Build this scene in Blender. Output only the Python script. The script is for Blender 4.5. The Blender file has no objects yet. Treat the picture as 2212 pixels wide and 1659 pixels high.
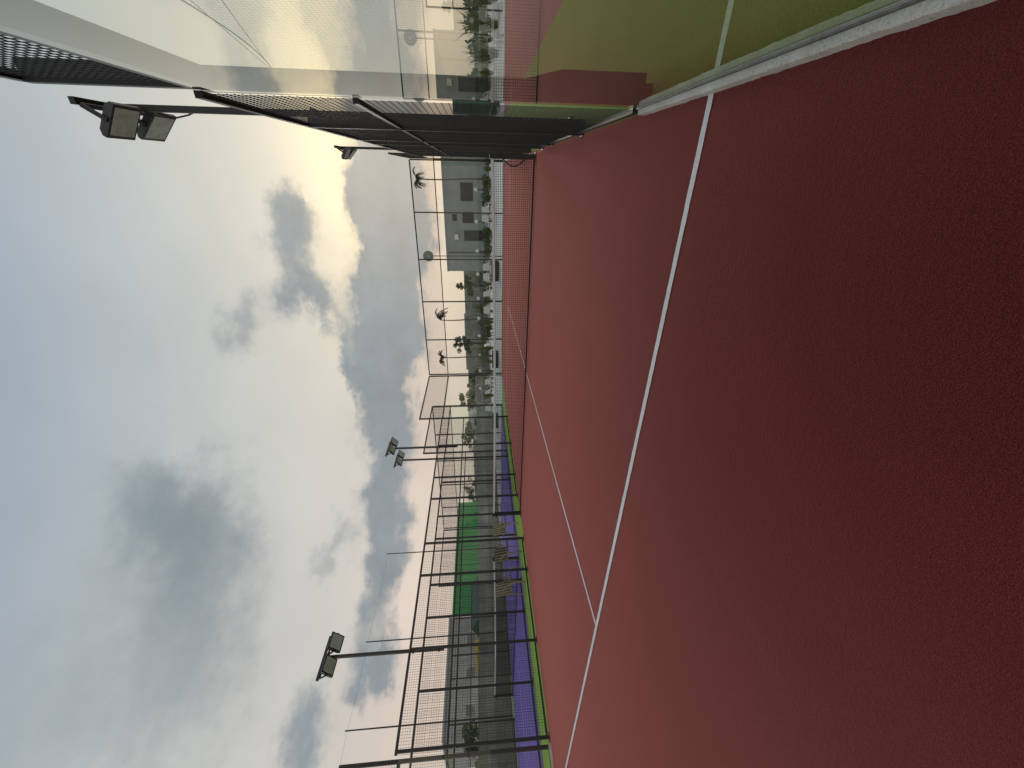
import bpy, math, random
from mathutils import Vector, Matrix
random.seed(7)
scene = bpy.context.scene
COL = scene.collection
scene.view_settings.view_transform = 'Standard'
scene.view_settings.look = 'None'
scene.view_settings.exposure = 0

# ------------------------------------------------------------------ helpers
class MB:
    def __init__(s):
        s.v = []; s.f = []
    def box(s, a, b, caps=True):
        x0,y0,z0 = a; x1,y1,z1 = b; n = len(s.v)
        s.v += [(x0,y0,z0),(x1,y0,z0),(x1,y1,z0),(x0,y1,z0),(x0,y0,z1),(x1,y0,z1),(x1,y1,z1),(x0,y1,z1)]
        s.f += [(n,n+3,n+2,n+1),(n+4,n+5,n+6,n+7),(n,n+1,n+5,n+4),(n+1,n+2,n+6,n+5),(n+2,n+3,n+7,n+6),(n+3,n,n+4,n+7)]
        return s
    def tube(s, p0, p1, r, n=8, r1=None, caps=True):
        p0 = Vector(p0); p1 = Vector(p1); r1 = r if r1 is None else r1
        d = (p1-p0).normalized()
        a = Vector((0,0,1)) if abs(d.z) < 0.9 else Vector((1,0,0))
        u = d.cross(a).normalized(); w = d.cross(u)
        k = len(s.v)
        for p, rr in ((p0,r),(p1,r1)):
            for i in range(n):
                t = 2*math.pi*(i+0.5)/n
                s.v.append(tuple(p + u*math.cos(t)*rr + w*math.sin(t)*rr))
        for i in range(n):
            j = (i+1) % n
            s.f.append((k+i, k+j, k+n+j, k+n+i))
        if caps:
            s.f.append(tuple(k+i for i in reversed(range(n))))
            s.f.append(tuple(k+n+i for i in range(n)))
        return s
    def path(s, pts, r, n=6):
        for i in range(len(pts)-1):
            s.tube(pts[i], pts[i+1], r, n)
        return s
    def quad(s, a, b, c, d):
        n = len(s.v); s.v += [tuple(a),tuple(b),tuple(c),tuple(d)]; s.f.append((n,n+1,n+2,n+3)); return s
    def poly(s, pts):
        n = len(s.v); s.v += [tuple(p) for p in pts]; s.f.append(tuple(range(n, n+len(pts)))); return s
    def extr(s, prof, axis, a, b):
        def m(p, t):
            if axis == 'y': return (p[0], t, p[1])
            if axis == 'x': return (t, p[0], p[1])
            return (p[0], p[1], t)
        n = len(s.v); k = len(prof)
        s.v += [m(p,a) for p in prof] + [m(p,b) for p in prof]
        for i in range(k):
            j = (i+1) % k
            s.f.append((n+i, n+j, n+k+j, n+k+i))
        s.f.append(tuple(n+i for i in reversed(range(k)))); s.f.append(tuple(n+k+i for i in range(k)))
        return s
    def sphere(s, c, r, nu=14, nv=9, sq=(1,1,1)):
        n = len(s.v); c = Vector(c)
        for j in range(nv+1):
            th = math.pi*j/nv
            for i in range(nu):
                ph = 2*math.pi*i/nu
                s.v.append((c.x+r*sq[0]*math.sin(th)*math.cos(ph), c.y+r*sq[1]*math.sin(th)*math.sin(ph), c.z+r*sq[2]*math.cos(th)))
        for j in range(nv):
            for i in range(nu):
                k = (i+1) % nu
                s.f.append((n+j*nu+i, n+(j+1)*nu+i, n+(j+1)*nu+k, n+j*nu+k))
        return s
    def xform(s, M, start=0):
        for i in range(start, len(s.v)):
            s.v[i] = tuple(M @ Vector(s.v[i]))
        return s

ORG = {}
def obj_from(name, mb, mat, origin=(0,0,0), bevel=0, smooth=False):
    me = bpy.data.meshes.new(name)
    o = Vector(origin)
    me.from_pydata([tuple(Vector(v)-o) for v in mb.v], [], mb.f)
    me.update()
    if mat: me.materials.append(mat)
    if smooth:
        for p in me.polygons: p.use_smooth = True
    ob = bpy.data.objects.new(name, me)
    COL.objects.link(ob)
    if bevel:
        b = ob.modifiers.new('bevel','BEVEL'); b.width = bevel; b.segments = 2; b.limit_method = 'ANGLE'
    ORG[ob.name] = o.copy()
    return ob
def top(ob, label, category, group=None):
    ob["label"] = label; ob["category"] = category
    if group: ob["group"] = group
    return ob
def thing(name, loc, label, category, group=None):
    e = bpy.data.objects.new(name, None); e.empty_display_size = 0.2
    e.location = loc; COL.objects.link(e); ORG[e.name] = Vector(loc)
    return top(e, label, category, group)
def solo(name, mb, mat, loc, label, category, group=None, **k):
    ob = obj_from(name, mb, mat, loc, **k); ob.location = loc
    return top(ob, label, category, group)
def part(name, mb, mat, parent, label=None, **k):
    ob = obj_from(name, mb, mat, ORG[parent.name], **k)
    ob.parent = parent
    if label: ob["label"] = label
    return ob
def structure(name, mb, mat, **k):
    ob = obj_from(name, mb, mat, **k); ob["kind"] = "structure"; return ob
def copy_tree(src, loc, rotz=0, label=None):
    new = src.copy(); COL.objects.link(new)
    new.location = loc; new.rotation_euler = (0,0,rotz)
    if label: new["label"] = label
    def rec(s, n):
        for c in list(s.children):
            m = c.copy(); COL.objects.link(m); m.parent = n
            rec(c, m)
    rec(src, new)
    return new

# ------------------------------------------------------------------ materials
def mat_base(name):
    m = bpy.data.materials.new(name); m.use_nodes = True
    nt = m.node_tree; return m, nt, nt.nodes["Principled BSDF"]
def noise(nt, scale, detail=4, rough=0.6, src='Object', vec=None):
    n = nt.nodes.new("ShaderNodeTexNoise"); n.inputs['Scale'].default_value = scale
    n.inputs['Detail'].default_value = detail; n.inputs['Roughness'].default_value = rough
    if vec is None:
        t = nt.nodes.new("ShaderNodeTexCoord"); vec = t.outputs[src]
    nt.links.new(vec, n.inputs['Vector']); return n
def ramp(nt, fac, stops):
    r = nt.nodes.new("ShaderNodeValToRGB"); el = r.color_ramp.elements
    while len(el) < len(stops): el.new(0.5)
    for e, (p, c) in zip(el, stops):
        e.position = p; e.color = (c[0],c[1],c[2],1)
    nt.links.new(fac, r.inputs[0]); return r
def mixc(nt, a, b, fac, mode='MIX'):
    m = nt.nodes.new("ShaderNodeMix"); m.data_type = 'RGBA'; m.blend_type = mode
    for s, v in ((m.inputs[6], a), (m.inputs[7], b), (m.inputs[0], fac)):
        if isinstance(v, bpy.types.NodeSocket): nt.links.new(v, s)
        elif isinstance(v, (int, float)): s.default_value = v
        else: s.default_value = (v[0],v[1],v[2],1)
    return m.outputs[2]
def bump(nt, bsdf, h, strength=0.3, dist=0.01):
    b = nt.nodes.new("ShaderNodeBump"); b.inputs['Strength'].default_value = strength
    b.inputs['Distance'].default_value = dist
    nt.links.new(h, b.inputs['Height']); nt.links.new(b.outputs[0], bsdf.inputs['Normal'])
def simple(name, c, rough=0.6, metal=0.0, var=0.15, scale=8, spec=0.5, bmp=0):
    m, nt, b = mat_base(name)
    n = noise(nt, scale, 4)
    r = ramp(nt, n.outputs['Fac'], [(0.3, [x*(1-var) for x in c]), (0.7, [min(1,x*(1+var)) for x in c])])
    nt.links.new(r.outputs[0], b.inputs['Base Color'])
    b.inputs['Roughness'].default_value = rough; b.inputs['Metallic'].default_value = metal
    b.inputs['Specular IOR Level'].default_value = spec
    if bmp: bump(nt, b, n.outputs['Fac'], bmp, 0.01)
    return m
def turf(name, dark, mid, light, sheen, sheen_c, fs=250):
    m, nt, b = mat_base(name)
    fine = noise(nt, fs, 4, 0.75)
    big = noise(nt, 0.8, 5, 0.6)
    medn = noise(nt, 60, 4, 0.7)
    r = ramp(nt, fine.outputs['Fac'], [(0.34, dark), (0.5, mid), (0.68, light)])
    r2 = ramp(nt, big.outputs['Fac'], [(0.3, (0.86,0.86,0.86)), (0.7, (1.10,1.09,1.09))])
    r3 = ramp(nt, medn.outputs['Fac'], [(0.3, (0.84,0.84,0.84)), (0.7, (1.15,1.15,1.15))])
    c = mixc(nt, r.outputs[0], r2.outputs[0], 1.0, 'MULTIPLY')
    c = mixc(nt, c, r3.outputs[0], 1.0, 'MULTIPLY')
    nt.links.new(c, b.inputs['Base Color'])
    b.inputs['Roughness'].default_value = 0.9
    b.inputs['Specular IOR Level'].default_value = 0.10
    b.inputs['Sheen Weight'].default_value = sheen
    b.inputs['Sheen Roughness'].default_value = 0.36
    b.inputs['Sheen Tint'].default_value = (*sheen_c, 1)
    mx = nt.nodes.new("ShaderNodeMath"); mx.operation = 'ADD'
    nt.links.new(fine.outputs['Fac'], mx.inputs[0]); nt.links.new(medn.outputs['Fac'], mx.inputs[1])
    bump(nt, b, mx.outputs[0], 0.75, 0.004)
    return m
M_red = turf("red_turf", (0.032,0.005,0.0045), (0.105,0.0145,0.013), (0.22,0.042,0.038), 0.68, (0.92,0.35,0.33))
M_mauve = turf("dull_red_turf", (0.10,0.03,0.03), (0.20,0.07,0.07), (0.30,0.12,0.12), 0.3, (1,0.75,0.72))
M_green = turf("green_turf", (0.16,0.29,0.03), (0.26,0.46,0.06), (0.36,0.58,0.10), 0.12, (0.9,1,0.6))
M_green_dim = turf("glass_dimmed_green_turf", (0.09,0.15,0.02), (0.17,0.27,0.045), (0.26,0.38,0.08), 0.12, (0.9,1,0.6))  # same green turf, with the glass's dimming and red reflection painted into the colour
M_purple = turf("purple_turf", (0.10,0.065,0.30), (0.175,0.12,0.47), (0.24,0.17,0.58), 0.1, (0.85,0.8,1))
M_line = turf("white_turf_line", (0.55,0.53,0.52), (0.76,0.75,0.73), (0.85,0.85,0.84), 0.1, (1,1,1))
M_black = simple("black_powder_coat", (0.022,0.025,0.027), 0.45, 0, 0.3, 14)
M_dark = simple("dark_steel", (0.03,0.035,0.038), 0.4, 0.3, 0.3, 10)
M_wire = simple("black_wire", (0.018,0.02,0.022), 0.5, 0, 0.1)
M_net = simple("black_net_cord", (0.012,0.012,0.012), 0.8, 0, 0.1)
M_tape = simple("white_net_tape", (0.78,0.78,0.76), 0.7, 0, 0.08, 5)
M_housing = simple("grey_lamp_housing", (0.06,0.065,0.07), 0.4, 0.2, 0.25, 20)
M_lens = simple("lamp_lens", (0.62,0.76,0.76), 0.3, 0, 0.2, 14)
M_white = simple("white_plastic", (0.66,0.66,0.63), 0.45, 0, 0.1)
M_trunk = simple("palm_trunk_bark", (0.10,0.08,0.06), 0.9, 0, 0.35, 20, bmp=0.5)
M_bamboo = simple("bamboo_cane", (0.34,0.26,0.15), 0.5, 0, 0.2, 25)
M_paving = simple("pale_paving", (0.60,0.59,0.56), 0.85, 0, 0.16, 1.2)
M_dirt = simple("dry_ground", (0.20,0.19,0.13), 0.95, 0, 0.35, 0.25)
M_yellow = simple("yellow_paint", (0.6,0.42,0.04), 0.5, 0, 0.15)
M_rubber = simple("rubber", (0.02,0.02,0.02), 0.8)
M_litter = simple("dry_leaf_flake", (0.55,0.42,0.33), 0.8, 0, 0.4, 30)
M_netting = simple("grey_green_netting", (0.10,0.11,0.10), 0.8)
M_shedgreen = simple("green_sheet_wall", (0.07,0.40,0.13), 0.6, 0, 0.15, 0.4)
M_shedwhite = simple("weathered_white_wall", (0.50,0.53,0.54), 0.8, 0, 0.2, 0.5)
M_darkgreen = simple("dark_green_roof", (0.03,0.09,0.06), 0.6)
M_pane = simple("dark_window_pane", (0.02,0.028,0.034), 0.5, 0, 0.4, 1, 0.2)
M_pane2 = simple("dusty_window_pane", (0.25,0.28,0.29), 0.4, 0, 0.3, 1)
M_sign = simple("sign_plate", (0.28,0.36,0.33), 0.5, 0, 0.3, 20)
M_signw = simple("sign_ring", (0.6,0.66,0.62), 0.5, 0, 0.1)
M_alu = simple("worn_channel", (0.10,0.10,0.095), 0.5, 0.4, 0.4, 30)
def leaf_mat(name, c):
    m, nt, b = mat_base(name)
    n = noise(nt, 1.7, 4)
    r = ramp(nt, n.outputs['Fac'], [(0.3, [x*0.5 for x in c]), (0.55, c), (0.75, [x*1.6 for x in c])])
    nt.links.new(r.outputs[0], b.inputs['Base Color']); b.inputs['Roughness'].default_value = 0.6
    return m
M_leaf = leaf_mat("foliage", (0.07,0.12,0.035))
M_leaf2 = leaf_mat("yellow_green_foliage", (0.13,0.17,0.05))
M_palm = leaf_mat("palm_frond", (0.04,0.06,0.03))

def concrete(name, c, scale=60):
    m, nt, b = mat_base(name)
    n1 = noise(nt, scale, 6, 0.8); n2 = noise(nt, 4, 5, 0.6)
    r1 = ramp(nt, n1.outputs['Fac'], [(0.36, [x*0.4 for x in c]), (0.44, [x*.9 for x in c]), (0.7, [min(1,x*1.25) for x in c])])
    r2 = ramp(nt, n2.outputs['Fac'], [(0.3, (0.75,0.75,0.73)), (0.7, (1.1,1.1,1.1))])
    nt.links.new(mixc(nt, r1.outputs[0], r2.outputs[0], 1.0, 'MULTIPLY'), b.inputs['Base Color'])
    b.inputs['Roughness'].default_value = 0.9
    bump(nt, b, n1.outputs['Fac'], 0.4, 0.004)
    return m
M_conc = concrete("rough_concrete", (0.56,0.55,0.50), 110)
M_plaster = simple("grey_plaster", (0.25,0.28,0.28), 0.9, 0, 0.15, 0.8)
def block(name, c, rot):
    m, nt, b = mat_base(name)
    t = nt.nodes.new("ShaderNodeTexCoord"); mp = nt.nodes.new("ShaderNodeMapping")
    mp.inputs['Rotation'].default_value = rot
    nt.links.new(t.outputs['Object'], mp.inputs[0])
    br = nt.nodes.new("ShaderNodeTexBrick")
    br.inputs['Scale'].default_value = 1.0; br.inputs['Brick Width'].default_value = 0.42; br.inputs['Row Height'].default_value = 0.21
    br.inputs['Mortar Size'].default_value = 0.012
    br.inputs['Color1'].default_value = (*[x*0.8 for x in c],1); br.inputs['Color2'].default_value = (*[x*1.2 for x in c],1)
    br.inputs['Mortar'].default_value = (*[x*0.55 for x in c],1)
    nt.links.new(mp.outputs[0], br.inputs['Vector'])
    n = noise(nt, 0.7, 6, 0.7); r = ramp(nt, n.outputs['Fac'], [(0.3,(0.6,0.6,0.58)),(0.7,(1.2,1.2,1.2))])
    nt.links.new(mixc(nt, br.outputs['Color'], r.outputs[0], 1.0, 'MULTIPLY'), b.inputs['Base Color'])
    b.inputs['Roughness'].default_value = 0.95
    return m
M_blockX = block("concrete_block_wall", (0.30,0.30,0.28), (math.radians(-90),0,0))
M_blockY = block("concrete_block_side_wall", (0.30,0.30,0.28), (math.radians(-90),0,math.radians(-90)))

def glass(name, f0=0.08, p=4.0, tint=(0.93,0.97,0.95)):
    m = bpy.data.materials.new(name); m.use_nodes = True; nt = m.node_tree; nt.nodes.clear()
    out = nt.nodes.new("ShaderNodeOutputMaterial")
    g = nt.nodes.new("ShaderNodeNewGeometry")
    d = nt.nodes.new("ShaderNodeVectorMath"); d.operation = 'DOT_PRODUCT'
    nt.links.new(g.outputs['Normal'], d.inputs[0]); nt.links.new(g.outputs['Incoming'], d.inputs[1])
    def mth(op, a, b=None):
        n = nt.nodes.new("ShaderNodeMath"); n.operation = op
        for i, v in enumerate((a, b)):
            if v is None: continue
            if isinstance(v, (int,float)): n.inputs[i].default_value = v
            else: nt.links.new(v, n.inputs[i])
        return n.outputs[0]
    c = mth('ABSOLUTE', d.outputs['Value'])
    f = mth('ADD', mth('MULTIPLY', mth('POWER', mth('SUBTRACT', 1.0, c), p), 1-f0), f0)
    tr = nt.nodes.new("ShaderNodeBsdfTransparent"); tr.inputs[0].default_value = (*tint,1)
    gl = nt.nodes.new("ShaderNodeBsdfGlossy"); gl.inputs['Roughness'].default_value = 0.0
    gl.inputs[0].default_value = (0.95,0.94,0.87,1)
    mx = nt.nodes.new("ShaderNodeMixShader")
    nt.links.new(f, mx.inputs[0]); nt.links.new(tr.outputs[0], mx.inputs[1]); nt.links.new(gl.outputs[0], mx.inputs[2])
    nt.links.new(mx.outputs[0], out.inputs[0])
    return m
M_glass = glass("tempered_glass", 0.06, 3.8, (0.90,0.93,0.88))
M_glass2 = glass("clear_tempered_glass", 0.05, 5)

# ------------------------------------------------------------------ ground
def sheet(name, x0,x1,y0,y1,z,mat):
    return structure(name, MB().quad((x0,y0,z),(x1,y0,z),(x1,y1,z),(x0,y1,z)), mat)
sheet("ground", -600,600,-400,900,-0.012, M_dirt)
sheet("pavement", -24,14,19.05,40,-0.008, M_paving)
sheet("green_turf_ground", -23.3,0.3,-6,19.05,-0.004, M_green)
sheet("glass_dimmed_turf_ground", 0.3,2.0,-6,19.05,-0.004, M_green_dim)  # strip behind the glass wall, green turf painted darker as seen through the pane
sheet("red_court_ground", -9.76,0.388,-1.2,18.9,0.0, M_red)
sheet("purple_court_ground", -21.8,-11.6,-1.2,18.9,0.0, M_purple)
sheet("dull_red_court_ground", 2.0,14,-6,19.05,-0.004, M_mauve)
def line(x0,y0,x1,y1,w=0.05,z=0.004):
    d = Vector((x1-x0,y1-y0,0)).normalized(); n = Vector((-d.y,d.x,0))*w/2
    a = Vector((x0,y0,z)); b = Vector((x1,y1,z))
    mb = MB(); k = max(2,int((b-a).length/0.05)); pl=[];pr=[]
    for i in range(k+1):
        p = a.lerp(b, i/k); pl.append(p+n*(1+random.uniform(-.08,.08))); pr.append(p-n*(1+random.uniform(-.08,.08)))
    for i in range(k): mb.quad(pr[i],pr[i+1],pl[i+1],pl[i])
    return structure("court_line_ground_marking", mb, M_line)
line(-9.70,2.33,0.368,2.33,0.052)
line(-4.33,2.358,-4.60,8.9)
line(-4.60,8.9,-4.86,15.57,0.05)
line(-9.70,15.6,0.33,15.6)
line(-21.7,1.95,-11.9,1.95); line(-21.7,15.85,-11.9,15.85); line(-16.8,1.98,-16.8,15.82)

# ------------------------------------------------------------------ fences
WW = 0.004
def wires_x(mb, x, y0,y1,z0,z1, s=0.05, w=WW):
    n = max(1, round((y1-y0)/s)); 
    for i in range(n+1):
        y = y0+(y1-y0)*i/n
        mb.tube((x,y,z0),(x,y,z1),w*.6,4,caps=False)
    n = max(1, round((z1-z0)/s))
    for i in range(n+1):
        z = z0+(z1-z0)*i/n
        mb.tube((x+w,y0,z),(x+w,y1,z),w*.6,4,caps=False)
def wires_y(mb, y, x0,x1,z0,z1, s=0.05, w=WW):
    n = max(1, round((x1-x0)/s))
    for i in range(n+1):
        x = x0+(x1-x0)*i/n
        mb.tube((x,y,z0),(x,y,z1),w*.6,4,caps=False)
    n = max(1, round((z1-z0)/s))
    for i in range(n+1):
        z = z0+(z1-z0)*i/n
        mb.tube((x0,y+w,z),(x1,y+w,z),w*.6,4,caps=False)

def side_fence(x, out, label, H=3.0, dep=0.05, ww=WW, first=True, y_start=3.2):
    f = thing("mesh_fence", (x,8.9,0), label, "fence", "mesh fences around the courts")
    Ys = [3.25,5.07,6.95,8.0,9.8,10.85,12.73]
    for y in Ys:
        if y == 3.25 and not first: continue
        mb = MB()
        a, b = sorted((x, x+out*dep))
        mb.box((a,y-0.025,0),(b,y+0.025,H-0.052))
        a2, b2 = sorted((x-out*0.015, x+out*(dep+.04)))
        mb.box((a2,y-0.08,0.002),(b2,y+0.08,0.014))
        part("post", mb, M_black, f)
    a, b = sorted((x+out*0.006, x+out*0.048))
    part("top_rail", MB().box((a,y_start,H-0.05),(b,14.68,H)), M_black, f)
    for (y0,y1) in zip([3.29]+[v+.026 for v in Ys[1:]], [v-.026 for v in Ys[1:]]+[14.64]):
        c, d = sorted((x+out*0.010, x+out*0.045))
        part("middle_rail", MB().box((c,y0,1.98),(d,y1,2.02)), M_black, f)
        if 7.9 < y0 < 9:
            continue
        part("bottom_rail", MB().box((c,y0,0.03),(d,y1,0.07)), M_black, f)
        mb = MB(); wires_x(mb, x+out*0.03, y0,y1,0.07,1.98,.05,ww)
        part("wire_mesh_panel", mb, M_wire, f)
    mb = MB(); wires_x(mb, x+out*0.03, y_start,14.68,2.02,H-0.05,.05,ww)
    part("wire_mesh_panel", mb, M_wire, f)
    return f

def glass_side(x, out, y0, y1, label, mat, hg=2.8, H=3.9, kerb=True, plate_end=None):
    g = thing("glass_side_wall", (x,(y0+y1)/2,0), label, "glass wall", "glass walls of the courts")
    xo = x+out*0.012
    ym = (y0+y1)/2
    for a,b in ((y0,ym-0.004),(ym+0.004,y1)):
        part("glass_pane", MB().quad((x,a,0.05),(x,b,0.05),(x,b,hg),(x,a,hg)), mat, g)
    near = plate_end is not None
    dep = 0.13 if near else 0.07
    a, b = sorted((xo, x+out*dep))
    for y in (y0, y1):
        e = 0.06
        mb = MB().box((a, y-e if y==y1 else y, 0),(b, y if y==y1 else y+e, H-0.06))
        part("corner_post", mb, M_black, g, bevel=0.003)
    if near:
        y = plate_end
        prof = [(xo+out*0.118,0.05),(x+out*0.185,0.05),(x+out*0.185,0.62),(xo+out*0.118,0.86)]
        part("stiffener_plate", MB().extr(prof,'y',y-0.055,y-0.004), M_black, g)
    bb = 0.09 if near else 0.03
    part("top_beam", MB().box((a,y0+0.061,hg-0.03),(b,y1-0.061,hg+bb)), M_dark, g)
    c, d = sorted((x+out*0.02, x+out*0.07))
    part("top_rail", MB().box((c,y0,H-0.059),(d,y1,H)), M_black, g)
    mb = MB(); wires_x(mb, x+out*0.035, y0+0.06,y1-0.06,hg+bb,H-0.06, 0.05, 0.0045 if near else WW)
    part("wire_mesh_panel", mb, M_wire, g)
    if kerb:
        kw = 0.044 if near else 0.036; kh = 0.055 if near else 0.044
        mb = MB()
        n = 300; prev=None; jj=0
        for i in range(n+1):
            y = y0+(y1+0.0-y0)*i/n; jj = jj*.8+random.uniform(-.0013,.0013)
            xi = (x-out*(kw+jj)); zz = kh-.001+jj*.5
            cur = [(xi,y,0.0),(xi+out*0.002,y,zz-.005),(xi+out*0.007,y,zz),(x+out*0.0115,y,kh)]
            if prev:
                for q in range(3): mb.quad(prev[q],cur[q],cur[q+1],prev[q+1])
            prev = cur
        mb.poly([prev[0],(x+out*0.0115,y1,0),prev[3],prev[2],prev[1]])
        part("concrete_kerb", mb, M_conc, g, smooth=False)
        a, b = sorted((x-out*0.010, x-out*0.003))
        part("glazing_channel", MB().box((a,y0,kh-.004),(b,y1,kh+.014)), M_alu, g)
    return g

def back_wall(x0, x1, y, label, mat, H=4.0, hg=2.95):
    g = thing("glass_back_wall", ((x0+x1)/2,y,0), label, "glass wall", "glass walls of the courts")
    n = 5
    for i in range(n+1):
        x = x0+(x1-x0)*i/n
        part("post", MB().box((x-0.025,y+0.015,0),(x+0.025,y+0.07,H-0.052)), M_black, g)
    for i in range(n):
        a = x0+(x1-x0)*i/n+0.004; b = x0+(x1-x0)*(i+1)/n-0.004
        part("glass_pane", MB().quad((a,y,0.06),(b,y,0.06),(b,y,hg),(a,y,hg)), mat, g)
    for i in range(n):
        a = x0+(x1-x0)*i/n+0.026; b = x0+(x1-x0)*(i+1)/n-0.026
        part("middle_rail", MB().box((a,y+0.02,hg),(b,y+0.06,hg+0.04)), M_black, g)
    part("top_rail", MB().box((x0,y+0.02,H-0.05),(x1,y+0.07,H)), M_black, g)
    part("concrete_kerb", MB().box((x0,y-0.05,0.0),(x1,y+0.012,0.05)), M_conc, g)
    mb = MB(); wires_y(mb, y+0.04, x0,x1,hg+0.04,H-0.05)
    part("wire_mesh_panel", mb, M_wire, g)
    return g

XR, XL = 0.412, -9.76
side_fence(0.376, 1, "black wire mesh fence with steel posts beside the red court", dep=0.10, ww=0.0042, first=False, y_start=3.24)
side_fence(XL, -1, "black wire mesh fence between red court and green strip")
glass_side(XR, 1, -1.1, 3.22, "tempered glass panels on rough concrete kerb with mesh above", M_glass, 2.9, 3.98, True, 3.22)
glass_side(XL, -1, -1.1, 3.14, "tall glass corner wall with black posts beside the red court", M_glass2, 2.9, 4.0)
glass_side(XR, 1, 14.7, 18.9, "tall glass corner wall with black posts past the net", M_glass2, 2.95, 4.0)
glass_side(XL, -1, 14.7, 18.9, "tall glass corner wall facing the green strip", M_glass2, 2.95, 4.0)
back_wall(XL, 0.39, 18.95, "glass end wall of the red court with mesh top", M_glass2)
side_fence(-11.8, 1, "black wire mesh fence beside the purple court")
side_fence(-21.8, -1, "black wire mesh fence beside purple court and block wall")
glass_side(-11.8, 1, 14.7, 18.9, "glass corner wall of the purple court by green strip", M_glass2, 2.95, 4.0)
glass_side(-21.8, -1, 14.7, 18.9, "glass corner wall of the purple court by block wall", M_glass2, 2.95, 4.0)
back_wall(-21.8, -11.8, 18.95, "glass end wall of the purple court with mesh top", M_glass2)
glass_side(-11.8, 1, -1.1, 3.14, "glass wall at the corner of the purple court", M_glass2, 2.95, 4.0)

# ------------------------------------------------------------------ nets
def court_net(x0, x1, y, label):
    g = thing("court_net", ((x0+x1)/2,y,0), label, "net", "nets across the courts")
    for x in (x0, x1):
        mb = MB().box((x-0.045,y-0.045,0),(x+0.045,y+0.045,0.93)).box((x-0.09,y-0.1,0.001),(x+0.09,y+0.1,0.016))
        mb.tube((x,y-0.06,0.8),(x,y-0.12,0.8),0.03,10)
        part("net_post", mb, M_black, g, bevel=0.006)
    def sag(x): 
        t = (x-x0)/(x1-x0); return -0.035*4*t*(1-t)
    N = 40
    mb = MB()
    xs = [x0+0.05+(x1-x0-0.1)*i/N for i in range(N+1)]
    for i in range(N):
        a,b = xs[i], xs[i+1]; za, zb = 0.90+sag(a), 0.90+sag(b)
        mb.quad((a,y-0.005,za-0.055),(b,y-0.005,zb-0.055),(b,y-0.004,zb),(a,y-0.004,za))
        mb.quad((b,y+0.005,zb-0.055),(a,y+0.005,za-0.055),(a,y+0.004,za),(b,y+0.004,zb))
        mb.quad((a,y-0.004,za),(b,y-0.004,zb),(b,y+0.004,zb),(a,y+0.004,za))
    part("white_tape", mb, M_tape, g)
    mb = MB(); w = 0.007
    n = int((x1-x0-0.1)/0.045)
    for i in range(n+1):
        x = x0+0.05+(x1-x0-0.1)*i/n
        mb.tube((x,y,0.02),(x,y,0.846+sag(x)),w*.6,4,caps=False)
    for j in range(19):
        z = 0.04+j*0.0445
        for i in range(0,N,4):
            a,b = xs[i], xs[i+4]; f = z/0.85
            mb.tube((a,y+w,z+sag(a)*f),(b,y+w,z+sag(b)*f), w*0.6, 4, caps=False)
    part("netting", mb, M_net, g)
    mb = MB().box((x0+0.05,y-0.006,0.012),(x1-0.05,y+0.006,0.045))
    part("bottom_band", mb, M_net, g)
    return g
n1 = court_net(-9.68, 0.28, 8.9, "black court net with white top tape across red court")
court_net(-21.7, -11.9, 8.9, "black court net with white tape across purple court")
pts = [(0.20+0.1*math.cos(i*0.5), 8.82, 0.82-0.06*i) for i in range(13)]
part("tension_cord", MB().path(pts,0.012,6), M_black, n1)

# ------------------------------------------------------------------ floodlights
def floodlight_pole(x, y, out, base=0.0, H=5.0, label="", r=0.03, spread=0.36):
    g = thing("floodlight_pole", (x,y,base), label, "floodlight", "floodlights on poles around the courts")
    mb = MB().box((x-r,y-r,base),(x+r,y+r,H))
    for z in (base+.1, 2.9):
        mb.box((x-r-0.016,y-r-0.012,z),(x+r+0.016,y+r+0.012,z+0.04))
    part("pole", mb, M_black, g)
    part("crossbar", MB().box((x-0.03,y-spread-0.1,H+0.001),(x+0.03,y+spread+0.1,H+0.05)), M_black, g)
    for k in (-1, 1):
        M = Matrix.Translation((x-out*0.14, y+k*spread*0.68, H-0.19)) @ Matrix.Rotation(math.radians(out*(38+5*k)), 4, 'Y')
        mb = MB()
        mb.extr([(-.165,-.022),(.165,-.022),(.165,0.012),(.12,.045),(-.12,.045),(-.165,.012)],'y',-.18,.18)
        for i in range(8):
            xx = -.105+i*.03
            mb.box((xx-.003,-.15,.0455),(xx+.003,.15,.066))
        mb.xform(M)
        fl = part("floodlight_head", mb, M_housing, g)
        lens = MB().box((-.135,-.15,-.028),(.135,.15,-.0225)).xform(M)
        part("lens", lens, M_lens, fl)
        br = MB().box((-.02,-.2,-.01),(.02,-.185,.19)).box((-.02,.185,-.01),(.02,.2,.19)).box((-.02,-.2,.191),(.02,.2,.205)).xform(M)
        part("bracket", br, M_black, fl)
    return g
near = floodlight_pole(0.51, 5.19, 1, 0, 4.9, "twin floodlights on black pole above the mesh fence")
floodlight_pole(0.51, 12.85, 1, 0, 4.9, "twin floodlights on black pole past the net")
floodlight_pole(-9.855, 5.07, -1, 2.2, 4.9, "twin floodlights on black pole at fence of red court")
floodlight_pole(-9.855, 12.73, -1, 2.2, 4.95, "twin floodlights on black pole by green strip")
floodlight_pole(-11.6, 14.1, -1, 0, 5.1, "twin floodlights on black pole at purple court")
part("cable", MB().path([(0.50,5.2,4.6),(0.44,5.3,4.42),(0.47,5.27,4.25),(0.50,5.2,4.12)],0.008,6), M_rubber, near)

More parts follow.
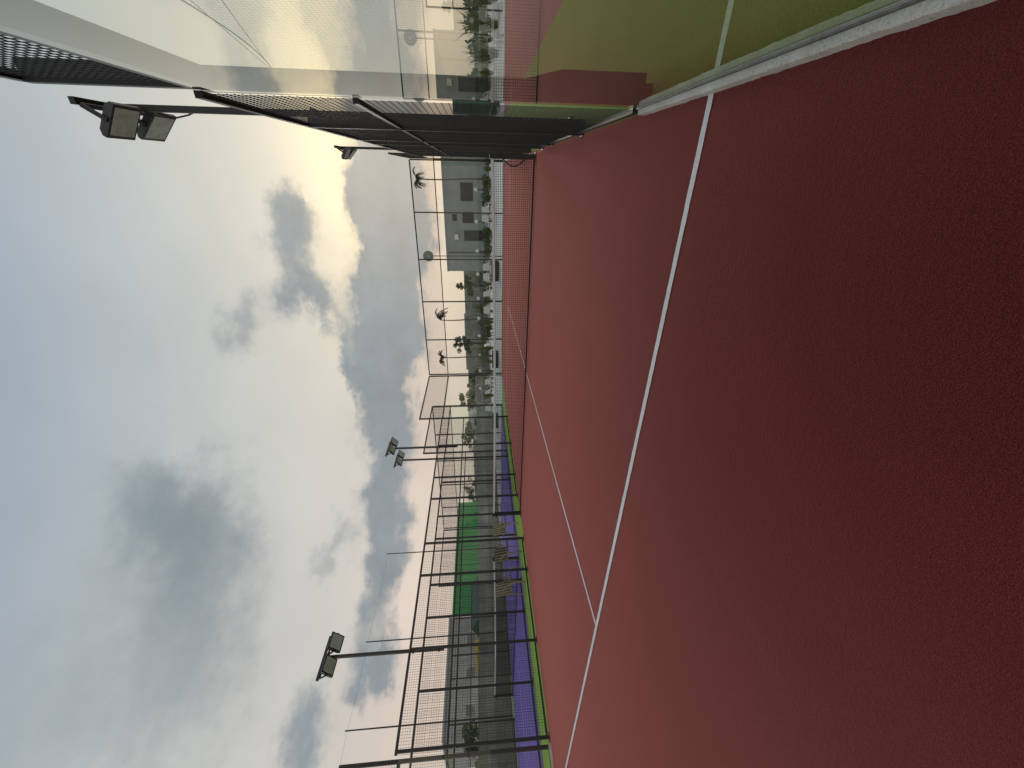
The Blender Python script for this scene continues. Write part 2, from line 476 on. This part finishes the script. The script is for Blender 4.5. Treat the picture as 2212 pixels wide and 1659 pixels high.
# ------------------------------------------------------------------ thin tall poles with wire
prev = None
for (y) in (18.6, 12.8, 8.8, 2.5):
    g = thing("wire_pole", (-23.6,y,0), "thin tall steel pole standing by the block wall", "pole", "thin poles carrying a wire")
    part("pole", MB().tube((-23.6,y,0),(-23.6,y,8.05),0.045,8,0.03), M_dark, g)
    if prev is not None:
        pts = []
        for i in range(13):
            t = i/12; pts.append((-23.6, prev+(y-prev)*t, 7.95-0.25*t*(1-t)))
        part("overhead_wire", MB().path(pts,0.004,4), M_rubber, g)
    prev = y

# ------------------------------------------------------------------ tall net poles outside
P0 = Vector((2.85,17.3,0)); P1 = Vector((3.35,6.0,0))
g = thing("ball_stop_net", P0, "tall sagging ball-stop net hung from a grey pole", "net")
mb = MB().tube(P0, P0+Vector((0,0,6.1)), 0.10, 10, 0.07).tube(P0+Vector((0,0,6.1)), P0+Vector((0,0,8.0)),0.05,8,0.035)
for z in (6.0,6.6,7.3): mb.box((P0.x-.3,P0.y-.04,z),(P0.x+.05,P0.y+.04,z+.06))
part("pole", mb, simple("galvanised_steel",(0.16,0.17,0.17),0.5,0.3,0.15), g)
part("pole", MB().tube(P1, P1+Vector((0,0,9)), 0.08, 10), M_dark, g)
mb = MB(); rope = []
N = 90
def rz(t): return 8.0 + t*1.0 - 1.1*4*t*(1-t)
for i in range(N+1):
    t = i/N; p = P0.lerp(P1, t); rope.append((p.x,p.y,rz(t)))
mb.path(rope, 0.014, 5)
for tz in (3.0, 5.2): mb.path([(P0.x,P0.y,8.0),(P1.x+1.5,P1.y,tz+3)],0.008,4)
part("support_rope", mb, M_rubber, g)
mb = MB(); w=0.0012
for i in range(N+1):
    x,y,z = rope[i]; mb.tube((x,y,2.2),(x,y,z),w,4,caps=False)
for j in range(52):
    z = 2.2+j*0.12
    for i in range(N):
        if min(rope[i][2],rope[i+1][2]) > z:
            mb.tube((rope[i][0]+w,rope[i][1],z),(rope[i+1][0]+w,rope[i+1][1],z),w,4,caps=False)
part("netting", mb, M_netting, g)

def round_sign(x, y, z, r, label):
    g = thing("round_sign", (x,y,0), label, "sign", "round signs on poles")
    part("pole", MB().tube((x,y+0.05,0),(x,y+0.05,z+r*0.7),0.02,8), M_black, g)
    mb = MB().tube((x,y,z),(x,y+0.03,z),r,32)
    part("sign_plate", mb, M_sign, g)
    mb = MB()
    for rr in (r*0.96, r*0.55):
        pts = [(x+rr*math.cos(a*math.pi/18), y-0.006, z+rr*math.sin(a*math.pi/18)) for a in range(37)]
        mb.path(pts, r*0.05, 5)
    for a in range(12):
        t=a*math.pi/6
        mb.tube((x+r*.6*math.cos(t),y-.006,z+r*.6*math.sin(t)),(x+r*.9*math.cos(t),y-.006,z+r*.9*math.sin(t)),r*.035,5)
    mb.tube((x,y-.004,z),(x,y-.012,z),r*.3,16)
    part("emblem_ring", mb, M_signw, g)
round_sign(-3.65, 19.7, 3.6, 0.25, "round green emblem sign on thin pole behind glass end wall")
round_sign(2.75, 19.7, 3.45, 0.30, "round green emblem sign on pole beyond the glass")

# ------------------------------------------------------------------ chairs
def arch(mb, p0, p1, h, r, n=10):
    p0=Vector(p0);p1=Vector(p1)
    pts=[]
    for i in range(n+1):
        t=i/n; p=p0.lerp(p1,t); p.z += h*math.sin(math.pi*t)**0.6
        pts.append(tuple(p))
    mb.path(pts,r,6)
def chair(loc, rotz, label, group, frame, m_seat, cat="chair"):
    g = thing("chair", (0,0,0), label, cat, group)
    for sx in (-.25,.25):
        part("leg", MB().tube((sx,-.24,0),(sx,-.22,.42),.016,6), frame, g)
        mb = MB().tube((sx,.26,0),(sx*.95,.2,.44),.016,6)
        mb.tube((sx*.95,.2,.44),(sx*.9,.32,.88),.016,6)
        part("leg", mb, frame, g)
    part("seat", MB().box((-.26,-.25,.42),(.26,.23,.465)), m_seat, g, bevel=0.015)
    bk = MB().extr([(-.23,.47),(.23,.47),(.235,.80),(.16,.88),(-.16,.88),(-.235,.80)],'y',-.012,.012)
    bk.xform(Matrix.Translation((0,.215,0)) @ Matrix.Translation((0,0,.46)) @ Matrix.Rotation(math.radians(-14),4,'X') @ Matrix.Translation((0,0,-.46)))
    part("backrest", bk, m_seat, g)
    for sx in (-.29,.29):
        mb = MB(); arch(mb,(sx,-.26,.30),(sx,.25,.5),.26,.017)
        mb.tube((sx,-.26,0),(sx,-.26,.32),.016,6)
        part("armrest", mb, frame, g)
    g.location = loc; g.rotation_euler = (0,0,rotz)
    return g
def striped():
    m, nt, b = mat_base("striped_woven_rattan")
    t = nt.nodes.new("ShaderNodeTexCoord"); wv = nt.nodes.new("ShaderNodeTexWave")
    wv.inputs['Scale'].default_value = 3.2; wv.bands_direction = 'X'; wv.inputs['Distortion'].default_value = 0.2
    nt.links.new(t.outputs['Object'], wv.inputs[0])
    r = ramp(nt, wv.outputs['Fac'], [(0.62,(0.02,0.045,0.035)),(0.72,(0.28,0.22,0.11))])
    nt.links.new(r.outputs[0], b.inputs['Base Color']); b.inputs['Roughness'].default_value=0.6
    return m
M_stripe = striped()
c0 = chair((-11.05,7.45,0), math.radians(100), "bamboo armchair with dark striped woven seat on green strip", "bamboo chairs by the courts", M_bamboo, M_stripe)
for (y,a) in ((8.62,84),(9.7,95)):
    copy_tree(c0, (-11.05,y,0), math.radians(a))
w0 = chair((-5.6,27,0), math.radians(170), "white plastic armchair standing on pale paving", "white plastic chairs on the paving", M_white, M_white)
for (x,y,a) in ((-6.5,27.3,200),(-7.3,26.8,150),(-8.7,27,190),(-2.1,27.5,160),(-2.9,28,220),(-14.2,26.5,180),(-15.3,27,150),(-17,27,200),(-11.4,27.5,90),(4.2,27,180),(5.4,26.5,150)):
    copy_tree(w0, (x,y,0), math.radians(a))

gl = thing("globe_lamp", (-1.1,30,0), "white globe lamp on short black post among shrubs", "garden lamp", "globe lamps in the garden")
part("post", MB().tube((-1.1,30,0),(-1.1,30,1.12),.03,8), M_black, gl)
part("globe", MB().sphere((-1.1,30,1.23),.125), M_white, gl, smooth=True)
for x in (-3.2,-5.1,-6.8,-8.6,-10.3,-12.0,-13.8,-15.4,-17.2,1.2,3.0,4.8):
    copy_tree(gl, (x,30+random.uniform(-.6,.6),0))

M_pl = simple("black_planter",(0.03,0.032,0.034),0.6)
pl = thing("planter_box", (0,0,0), "low black planter box on the pale paving", "planter", "black planter boxes")
part("body", MB().box((-.55,-.2,.03),(.55,.2,.40)), M_pl, pl, bevel=0.01)
part("rim", MB().box((-.58,-.23,.401),(.58,.23,.44)), M_pl, pl, bevel=0.008)
pl.location = (-5.0,22.6,0)
for x,y in ((-10.6,22.6),(3.3,22.6),(-15.5,22.8)):
    copy_tree(pl,(x,y,0))

# ------------------------------------------------------------------ vegetation
def leaves(mb, c, rad, n, size, squash=0.8):
    for _ in range(n):
        while True:
            p = Vector((random.uniform(-1,1),random.uniform(-1,1),random.uniform(-1,1)))
            if 0.25 < p.length < 1: break
        p = Vector((p.x*rad,p.y*rad,p.z*rad*squash))+Vector(c)
        a = Vector((random.gauss(0,1),random.gauss(0,1),random.gauss(0,1))).normalized()
        b = a.cross(Vector((random.gauss(0,1),random.gauss(0,1),random.gauss(0,1)))).normalized()
        s = size*random.uniform(.6,1.3)
        mb.quad(p-a*s, p-b*s*.45, p+a*s, p+b*s*.45)
def bush(x,y,h,w,mat,label,name="shrub"):
    g = thing(name,(x,y,0),label,"shrub","shrubs in the garden")
    st = MB()
    for i in range(6):
        st.tube((x,y,0),(x+random.uniform(-w,w)*.35,y+random.uniform(-.3,.3),h*.7),.02,5,.008)
    part("stems", st, M_trunk, g)
    mb = MB()
    for i in range(9):
        leaves(mb,(x+random.uniform(-w,w)*.45,y+random.uniform(-w,w)*.3,h*random.uniform(.3,.85)),w*random.uniform(.14,.28),90,.08)
    part("foliage", mb, mat, g)
def grass_clump(x,y,h,label="tall spiky ornamental grass clump in the garden"):
    mb = MB()
    for i in range(70):
        a = random.uniform(0,2*math.pi); l = h*random.uniform(.6,1); d = Vector((math.cos(a),math.sin(a),0))*random.uniform(.05,.5)*h
        s = Vector((-math.sin(a),math.cos(a),0))*.02
        b = Vector((x,y,0))+d*.15
        m = b+d*.4+Vector((0,0,l*.7)); t = b+d+Vector((0,0,l*random.uniform(.7,1)))
        mb.quad(b-s,b+s,m+s,m-s); mb.poly([m-s,m+s,t])
    solo("grass_clump", mb, M_leaf2, (x,y,0), label, "plant", "grass clumps in the garden")
xs = -19.0
while xs < 9:
    if random.random() < .5: bush(xs, 31.5+random.uniform(-1,1), random.uniform(.6,1.0), random.uniform(1.0,1.5), random.choice([M_leaf,M_leaf2]), "leafy garden shrub beside pale paving")
    else: grass_clump(xs, 31+random.uniform(-1,.5), random.uniform(.8,1.3))
    xs += random.uniform(.6,1.2)
for i in range(16):
    bush(-12-i*2.0+random.uniform(-.8,.8), 50+random.uniform(-3,5), random.uniform(1.3,2.8), random.uniform(2.4,4.0), random.choice([M_leaf,M_leaf2]), "overgrown green bush in front of block wall")
for x,y,h in ((5.0,24,2.0),(6.2,24.5,2.3),(7.3,25,2.1),(4.2,26,1.7)):
    grass_clump(x,y,h)
def palm(x,y,h,n,s,wind,label):
    g = thing("palm_tree",(x,y,0),label,"palm tree","young palm trees")
    mb = MB(); k=6
    for i in range(k):
        z0,z1=h*i/k,h*(i+1)/k
        mb.tube((x+.05*math.sin(i),y,z0),(x+.05*math.sin(i+1),y,z1),.07-.006*i,8,.066-.006*i)
    part("trunk", mb, M_trunk, g)
    mb = MB(); c = Vector((x,y,h))
    for i in range(n):
        a = 2*math.pi*i/n+random.uniform(-.2,.2)
        d = Vector((math.cos(a)+wind,math.sin(a),0)).normalized()
        L = s*random.uniform(.7,1.15); up = random.uniform(.3,1.3)
        side = Vector((-d.y,d.x,0))
        P=[]
        for j in range(9):
            t=j/8
            P.append(c+d*L*t*(1-.25*t)+Vector((0,0,L*(up*t-1.0*t*t))))
        for j in range(8):
            mb.tube(P[j],P[j+1],.012,4,caps=False)
            for q in range(4):
                p=P[j].lerp(P[j+1],q/4); ll=s*.34*(1-.55*abs(j/8-.4))*random.uniform(.7,1.1)
                for sg in(-1,1):
                    e=p+side*sg*ll*.7+d*ll*.5+Vector((0,0,-ll*.4))
                    mb.poly([p+d*.016,p-d*.016,e])
                    mb.poly([p+Vector((0,0,.013)),p-Vector((0,0,.013)),e])
    part("crown", mb, M_palm, g)
palm(-.5,30.5,5.2,11,.85,-.5,"slender young palm beside the grey building")
palm(-10.5,30,4.3,9,1.1,1.4,"wind-bent young palm beyond the glass wall")
palm(-13.8,30,4.4,12,.85,-.3,"young palm with bushy crown beyond the glass wall")
def tree(x,y,h,r,label):
    g = thing("tree",(x,y,0),label,"tree","trees beyond the courts")
    mb = MB().tube((x,y,0),(x+.1,y,h*.5),.16,8,.1)
    tips=[]
    for i in range(7):
        a=2*math.pi*i/7+random.uniform(-.3,.3); q=random.uniform(.4,.9); t=(x+math.cos(a)*r*q,y+math.sin(a)*r*q,h*random.uniform(.5,.9)); tips.append(t)
        mb.tube((x+.1,y,h*random.uniform(.3,.5)),t,.06,6,.02)
    part("trunk", mb, M_trunk, g)
    mb = MB()
    for t in tips+[(x,y,h*.85)]:
        for q in range(3):
            leaves(mb,(t[0]+random.uniform(-.5,.5)*r,t[1]+random.uniform(-.5,.5)*r,t[2]+random.uniform(-.3,.25)*r),r*random.uniform(.15,.36),90,.14)
    part("crown", mb, M_leaf, g)
tree(-21,50,4.8,1.3,"small dense green tree in front of block wall")
tree(-30,50,4.8,1.6,"leafy green tree in front of block wall")
tree(-33,46,3.8,1.3,"leafy green tree in front of block wall")
tree(-13.5,52,4.4,1.1,"small green tree beside grey building")
tree(-25.0,47,3.0,1.4,"low spreading green tree by the garden")
for (x,y,h,r) in ((-38,12,2.9,1.5),(-39,5,3.2,1.7),(-46,62,5,2.4),(-58,60,5,2.6)):
    tree(x,y,h,r,"green tree behind the grey block wall")
mb = MB()
for i in range(230):
    a = math.radians(random.uniform(-88,28)); R = random.uniform(120,150)
    leaves(mb,(math.sin(a)*R,math.cos(a)*R,random.uniform(0,2.5)),random.uniform(2,4.2),40,.9,.7)
ob = obj_from("tree_belt", mb, M_leaf); ob["kind"]="stuff"; ob["label"]="distant belt of trees along the horizon"; ob["category"]="trees"

# ------------------------------------------------------------------ buildings and walls
g = thing("grey_building",(-4,42,0),"single-storey grey plastered building with flat roof and dark windows","building")
part("wall", MB().box((-9.3,42,0),(2.6,50,4.3)), M_plaster, g)
part("parapet", MB().box((-9.34,41.96,4.303),(2.64,50.04,4.45)), M_plaster, g)
def window(x0,x1,z0,z1,nm="window"):
    f = MB(); t=.05
    f.box((x0-t,41.95,z0-t),(x1+t,41.998,z0)).box((x0-t,41.95,z1),(x1+t,41.998,z1+t)).box((x0-t,41.95,z0),(x0,41.998,z1)).box((x1,41.95,z0),(x1+t,41.998,z1))
    f.box(((x0+x1)/2-.03,41.955,z0),((x0+x1)/2+.03,41.985,z1))
    w = part(nm, f, M_dark, g)
    part("pane", MB().box((x0,41.97,z0),(x1,41.997,z1)), M_pane, w)
window(-2.5,-1.0,1.6,2.7); window(-4.5,-3.6,1.6,2.6); window(-4.3,-3.8,3.25,3.6); window(-6.2,-5.3,.1,2.5,"door")
part("air_conditioner", MB().box((-6.1,41.6,3.1),(-5.6,41.94,3.5)), M_white, g, bevel=.03)
part("water_pipe", MB().tube((-7.4,41.93,0),(-7.4,41.93,4.2),.04,6), M_dark, g)
mb = MB()
for i,(a,b,h) in enumerate(((-62,-44,2.9),(-44,-30,3.3),(-30,-20,3.6),(-20,-8,3.4))):
    mb.box((a,60+.01*i,0),(b,60.2+.01*i,h))
solo("block_wall", mb, M_blockX, (-30,60,0), "long grey concrete block wall with uneven top", "wall", "grey concrete block walls")
mb = MB()
for i,(a,b,h) in enumerate(((-8,4,1.6),(4,12,1.7),(12,24,1.62),(24,40,1.75),(40,60,1.9))):
    mb.box((-24.2-.01*i,a,0),(-24.0-.01*i,b,h))
    for k in range(int((b-a)/3)):
        yy=a+k*3+.2; mb.box((-24.25-.01*i,yy,0),(-23.95-.01*i,yy+.25,h+.06))
solo("block_wall", mb, M_blockY, (-24.1,20,0), "low grey concrete block wall with piers behind purple court", "wall", "grey concrete block walls")
mb = MB().box((-45.2,26.6,0),(-45,44,5.1))
for i in range(24): mb.box((-45.0,26.7+i*.72,0.05),(-44.94,26.76+i*.72,5.05))
solo("green_hoarding", mb, M_shedgreen, (-45,35,0), "long tall green sheet-metal wall beyond block wall", "wall")
g = thing("white_building",(-48,22,0),"weathered white low building with flat roof","building")
part("wall", MB().box((-52,15.5,0),(-45.1,26.4,5.2)), M_shedwhite, g)
part("roof", MB().box((-52.2,15.3,5.203),(-44.9,26.5,5.4)), simple("grey_roof",(0.35,0.38,0.4),.8), g)
for i in range(3):
    y=17+i*3.2
    w=part("window", MB().box((-45.09,y-.06,2.4),(-45.04,y+1.0,3.4)), M_white, g)
    part("pane", MB().box((-45.035,y,2.46),(-45.02,y+.94,3.34)), M_pane2, w)
g = thing("garden_shed",(-38,24,0),"low shed with dark green pitched roof","shed")
part("wall", MB().box((-39.5,21.5,0),(-37,25.5,1.9)), M_shedwhite, g)
part("roof", MB().extr([(-39.8,1.903),(-36.7,1.903),(-38.25,2.6)],'y',21.2,25.8), M_darkgreen, g)
g = thing("yellow_truck",(-38,18.5,0),"yellow truck parked behind the block wall","truck")
part("cargo_box", MB().box((-39.2,18.0,.9),(-37,19.6,2.2)), M_yellow, g, bevel=.05)
cab = part("cab", MB().extr([(16.9,.7),(17.9,.7),(17.9,2.0),(17.3,2.0),(16.95,1.4)],'x',-39.1,-37.1), M_yellow, g, bevel=.04)
part("window", MB().extr([(17.1,1.3),(17.8,1.3),(17.8,1.85),(17.35,1.85)],'x',-37.09,-37.06), M_pane, cab)
for y in (17.4,19.2):
    for x in (-37.3,-39.1):
        part("wheel", MB().tube((x,y,.45),(x+.28,y,.45),.45,18), M_rubber, g)
g = thing("storage_container",(-38,55,0),"pale storage container in front of block wall","container")
part("body", MB().box((-41,55,0),(-36,57.4,3.4)), M_shedwhite, g, bevel=.03)
part("door", MB().box((-35.99,55.2,.15),(-35.95,57.2,3.2)), M_white, g)
def frame_goal(x,y,label):
    mb=MB()
    for dx in (0,2.4): mb.box((x+dx-.025,y-.025,0),(x+dx+.025,y+.025,3.0))
    mb.box((x+.025,y-.02,2.95),(x+2.375,y+.02,3.0)); mb.box((x+.025,y-.02,1.93),(x+2.375,y+.02,1.97))
    solo("steel_frame", mb, M_black,(x,y,0),label,"frame")
frame_goal(5.6,20.5,"black steel frame gate beside the paving")
g = thing("utility_cabinet",(3.2,24,0),"dark green utility cabinet on the paving","cabinet")
part("body", MB().box((2.6,24,.05),(3.9,24.8,2.3)), M_darkgreen, g, bevel=.02)
part("door", MB().box((2.7,23.97,.2),(3.2,23.998,2.1)).box((3.25,23.97,.2),(3.8,23.998,2.1)), M_darkgreen, g)

# ------------------------------------------------------------------ litter on turf
mb = MB()
for i in range(110):
    x = random.uniform(-9.5,.2); y = random.uniform(.5,8.5)
    a = random.uniform(0,math.pi); l=random.uniform(.003,.010); w=random.uniform(.001,.003)
    d=Vector((math.cos(a),math.sin(a),0)); s=Vector((-math.sin(a),math.cos(a),0)); c=Vector((x,y,.006))
    mb.quad(c-d*l,c-s*w+Vector((0,0,.003)),c+d*l,c+s*w)
ob = obj_from("leaf_litter", mb, M_litter); ob["kind"]="stuff"; ob["label"]="tiny dry leaf flakes scattered on red turf"; ob["category"]="leaf litter"

# ------------------------------------------------------------------ sky
SUN_AZ, SUN_EL = 2.0, 16.0
w = bpy.data.worlds.new("World"); scene.world = w; w.use_nodes = True
nt = w.node_tree; nt.nodes.clear()
out = nt.nodes.new("ShaderNodeOutputWorld"); bg = nt.nodes.new("ShaderNodeBackground")
bg.inputs['Strength'].default_value = 0.1
nt.links.new(bg.outputs[0], out.inputs[0])
sky = nt.nodes.new("ShaderNodeTexSky"); sky.sky_type='NISHITA'; sky.sun_disc=False
sky.sun_elevation=math.radians(SUN_EL); sky.sun_rotation=math.radians(SUN_AZ); sky.dust_density=2
tc = nt.nodes.new("ShaderNodeTexCoord")
def M(op,a,b=None,c=None,clamp=False):
    n=nt.nodes.new("ShaderNodeMath"); n.operation=op; n.use_clamp=clamp
    for i,v in enumerate((a,b,c)):
        if v is None: continue
        if isinstance(v,(int,float)): n.inputs[i].default_value=v
        else: nt.links.new(v,n.inputs[i])
    return n.outputs[0]
nrm = nt.nodes.new("ShaderNodeVectorMath"); nrm.operation='NORMALIZE'; nt.links.new(tc.outputs['Generated'],nrm.inputs[0])
sep = nt.nodes.new("ShaderNodeSeparateXYZ"); nt.links.new(nrm.outputs[0],sep.inputs[0])
el0 = M('MULTIPLY', M('ARCSINE', sep.outputs[2]), 57.2958)
az0 = M('MULTIPLY', M('ARCTAN2', sep.outputs[0], sep.outputs[1]), 57.2958)
mp = nt.nodes.new("ShaderNodeMapping"); mp.inputs['Scale'].default_value=(1,1,1.5); nt.links.new(nrm.outputs[0],mp.inputs[0])
def nz(scale,detail,rough,off):
    n=nt.nodes.new("ShaderNodeTexNoise"); n.inputs['Scale'].default_value=scale; n.inputs['Detail'].default_value=detail; n.inputs['Roughness'].default_value=rough
    a=nt.nodes.new("ShaderNodeVectorMath"); a.operation='ADD'; a.inputs[1].default_value=(off,off*.7,-off); nt.links.new(mp.outputs[0],a.inputs[0]); nt.links.new(a.outputs[0],n.inputs['Vector'])
    return n
nA=nz(7,6,.62,3.1); nC=nz(11,6,.62,5.5).outputs['Fac']; nD=nz(2.0,4,.5,8.2).outputs['Fac']
sc3=nt.nodes.new("ShaderNodeSeparateColor"); nt.links.new(nA.outputs['Color'],sc3.inputs[0])
az = M('ADD', az0, M('MULTIPLY', M('SUBTRACT', sc3.outputs[0], .5), 22))
el = M('ADD', el0, M('MULTIPLY', M('SUBTRACT', sc3.outputs[1], .5), 11))
def blob(a,e,ra,re,wt,azs=None,els=None):
    x=M('MULTIPLY',M('SUBTRACT',azs or az,a),1/ra); y=M('MULTIPLY',M('SUBTRACT',els or el,e),1/re)
    q=M('MULTIPLY_ADD',x,x,M('MULTIPLY',y,y))
    return M('MULTIPLY',M('POWER',.3679,q),wt)
blobs=[(-6.3,22.8,4.5,3.4,.95),(-14,22.8,4.2,2.9,.85),(-16.5,20,3.5,2.0,.45),(-20,29,4.6,3.4,.65),
 (-42,36,9,6,.52),(-49,33,9,6,.5),(-63,30,13,6,.5),(-68,41,18,9,.42),
 (22,8.5,26,3.4,1.5),(-2,11.4,15,3.4,1.6),(-17,12.6,12,3.6,1.7),(-30,14.3,8,3.8,1.6),(-24,18.3,7,1.0,.5),
 (-49,13.5,11,2.9,1.25),(-63.6,12.6,3.5,2.6,.9),(-70,19,5,3,.8),(-50,19.5,3.2,2.0,.5)]
tot=None
for b in blobs:
    o=blob(*b); tot=o if tot is None else M('ADD',tot,o)
tot=M('MULTIPLY_ADD',M('SUBTRACT',nC,.5),.5,tot)
def sstep(v,a,b):
    n=nt.nodes.new("ShaderNodeMapRange"); n.interpolation_type='SMOOTHSTEP'; nt.links.new(v,n.inputs[0]); n.inputs[1].default_value=a; n.inputs[2].default_value=b; return n.outputs[0]
dens=sstep(tot,.14,.95)
def lin(c):
    return [((x/255)/12.92 if x/255<=.04045 else ((x/255+.055)/1.055)**2.4) for x in c]
elr=M('MULTIPLY',el0,1/90)
r=nt.nodes.new("ShaderNodeValToRGB"); nt.links.new(elr,r.inputs[0])
stops=[(0,(210,199,184)),(.06,(226,206,190)),(.12,(222,207,194)),(.2,(210,206,199)),(.34,(200,202,198)),(.43,(184,191,194)),(.51,(168,178,188)),(.59,(153,164,181)),(1,(130,146,172))]
E=r.color_ramp.elements
while len(E)<len(stops): E.new(.5)
for e,(p,c) in zip(E,stops):
    e.position=p; l=lin(c); e.color=(*l,1)
col=r.outputs[0]
var=nt.nodes.new("ShaderNodeMapRange"); nt.links.new(nD,var.inputs[0]); var.inputs[1].default_value=.3; var.inputs[2].default_value=.7; var.inputs[3].default_value=.9; var.inputs[4].default_value=1.08
vm=nt.nodes.new("ShaderNodeVectorMath"); vm.operation='SCALE'; nt.links.new(col,vm.inputs[0]); nt.links.new(var.outputs[0],vm.inputs['Scale'])
gw=M('ADD',blob(4,17,22,5.0,.75,az0,el0),blob(2,22,34,13,.2,az0,el0))
gv=nt.nodes.new("ShaderNodeVectorMath"); gv.operation='SCALE'; gv.inputs[0].default_value=(.50,.35,.06); nt.links.new(gw,gv.inputs['Scale'])
ad=nt.nodes.new("ShaderNodeVectorMath"); ad.operation='ADD'; nt.links.new(vm.outputs[0],ad.inputs[0]); nt.links.new(gv.outputs[0],ad.inputs[1])
shade=M('MULTIPLY_ADD',M('SUBTRACT',nC,.5),.4,.60)
cv=nt.nodes.new("ShaderNodeVectorMath"); cv.operation='SCALE'; cv.inputs[0].default_value=(.385,.46,.515); nt.links.new(shade,cv.inputs['Scale'])
mx=mixc(nt,ad.outputs[0],cv.outputs[0],M('MULTIPLY',dens,.88))
sc=nt.nodes.new("ShaderNodeVectorMath"); sc.operation='SCALE'; sc.inputs['Scale'].default_value=10; nt.links.new(mx,sc.inputs[0])
fin=mixc(nt,sky.outputs[0],sc.outputs[0],.96)
nt.links.new(fin,bg.inputs[0])

L=bpy.data.lights.new("sun",'SUN'); L.energy=0.9; L.angle=math.radians(14); L.color=(1,.93,.80)
lo=bpy.data.objects.new("sun",L); COL.objects.link(lo)
a,e=math.radians(SUN_AZ),math.radians(SUN_EL)
d=Vector((math.sin(a)*math.cos(e),math.cos(a)*math.cos(e),math.sin(e)))
lo.rotation_euler=(-d).to_track_quat('-Z','Y').to_euler(); lo.location=(0,0,20)

# ------------------------------------------------------------------ camera (phone held sideways)
right=Vector((0.8766,0.481,-0.0226)); up=Vector((-0.019,0.0816,0.9966)); back=Vector((0.4808,-0.873,0.0807))
back.normalize(); right=(right-back*right.dot(back)).normalized(); up=back.cross(right)
cam=bpy.data.cameras.new("camera"); co=bpy.data.objects.new("camera",cam); COL.objects.link(co)
cx=-up; cy=right; cz=back
co.matrix_world=Matrix(((cx.x,cy.x,cz.x,0),(cx.y,cy.y,cz.y,0),(cx.z,cy.z,cz.z,1.2),(0,0,0,1)))
cam.sensor_width=36; cam.lens=13.57; cam.clip_start=.02; cam.clip_end=3000
scene.camera=co
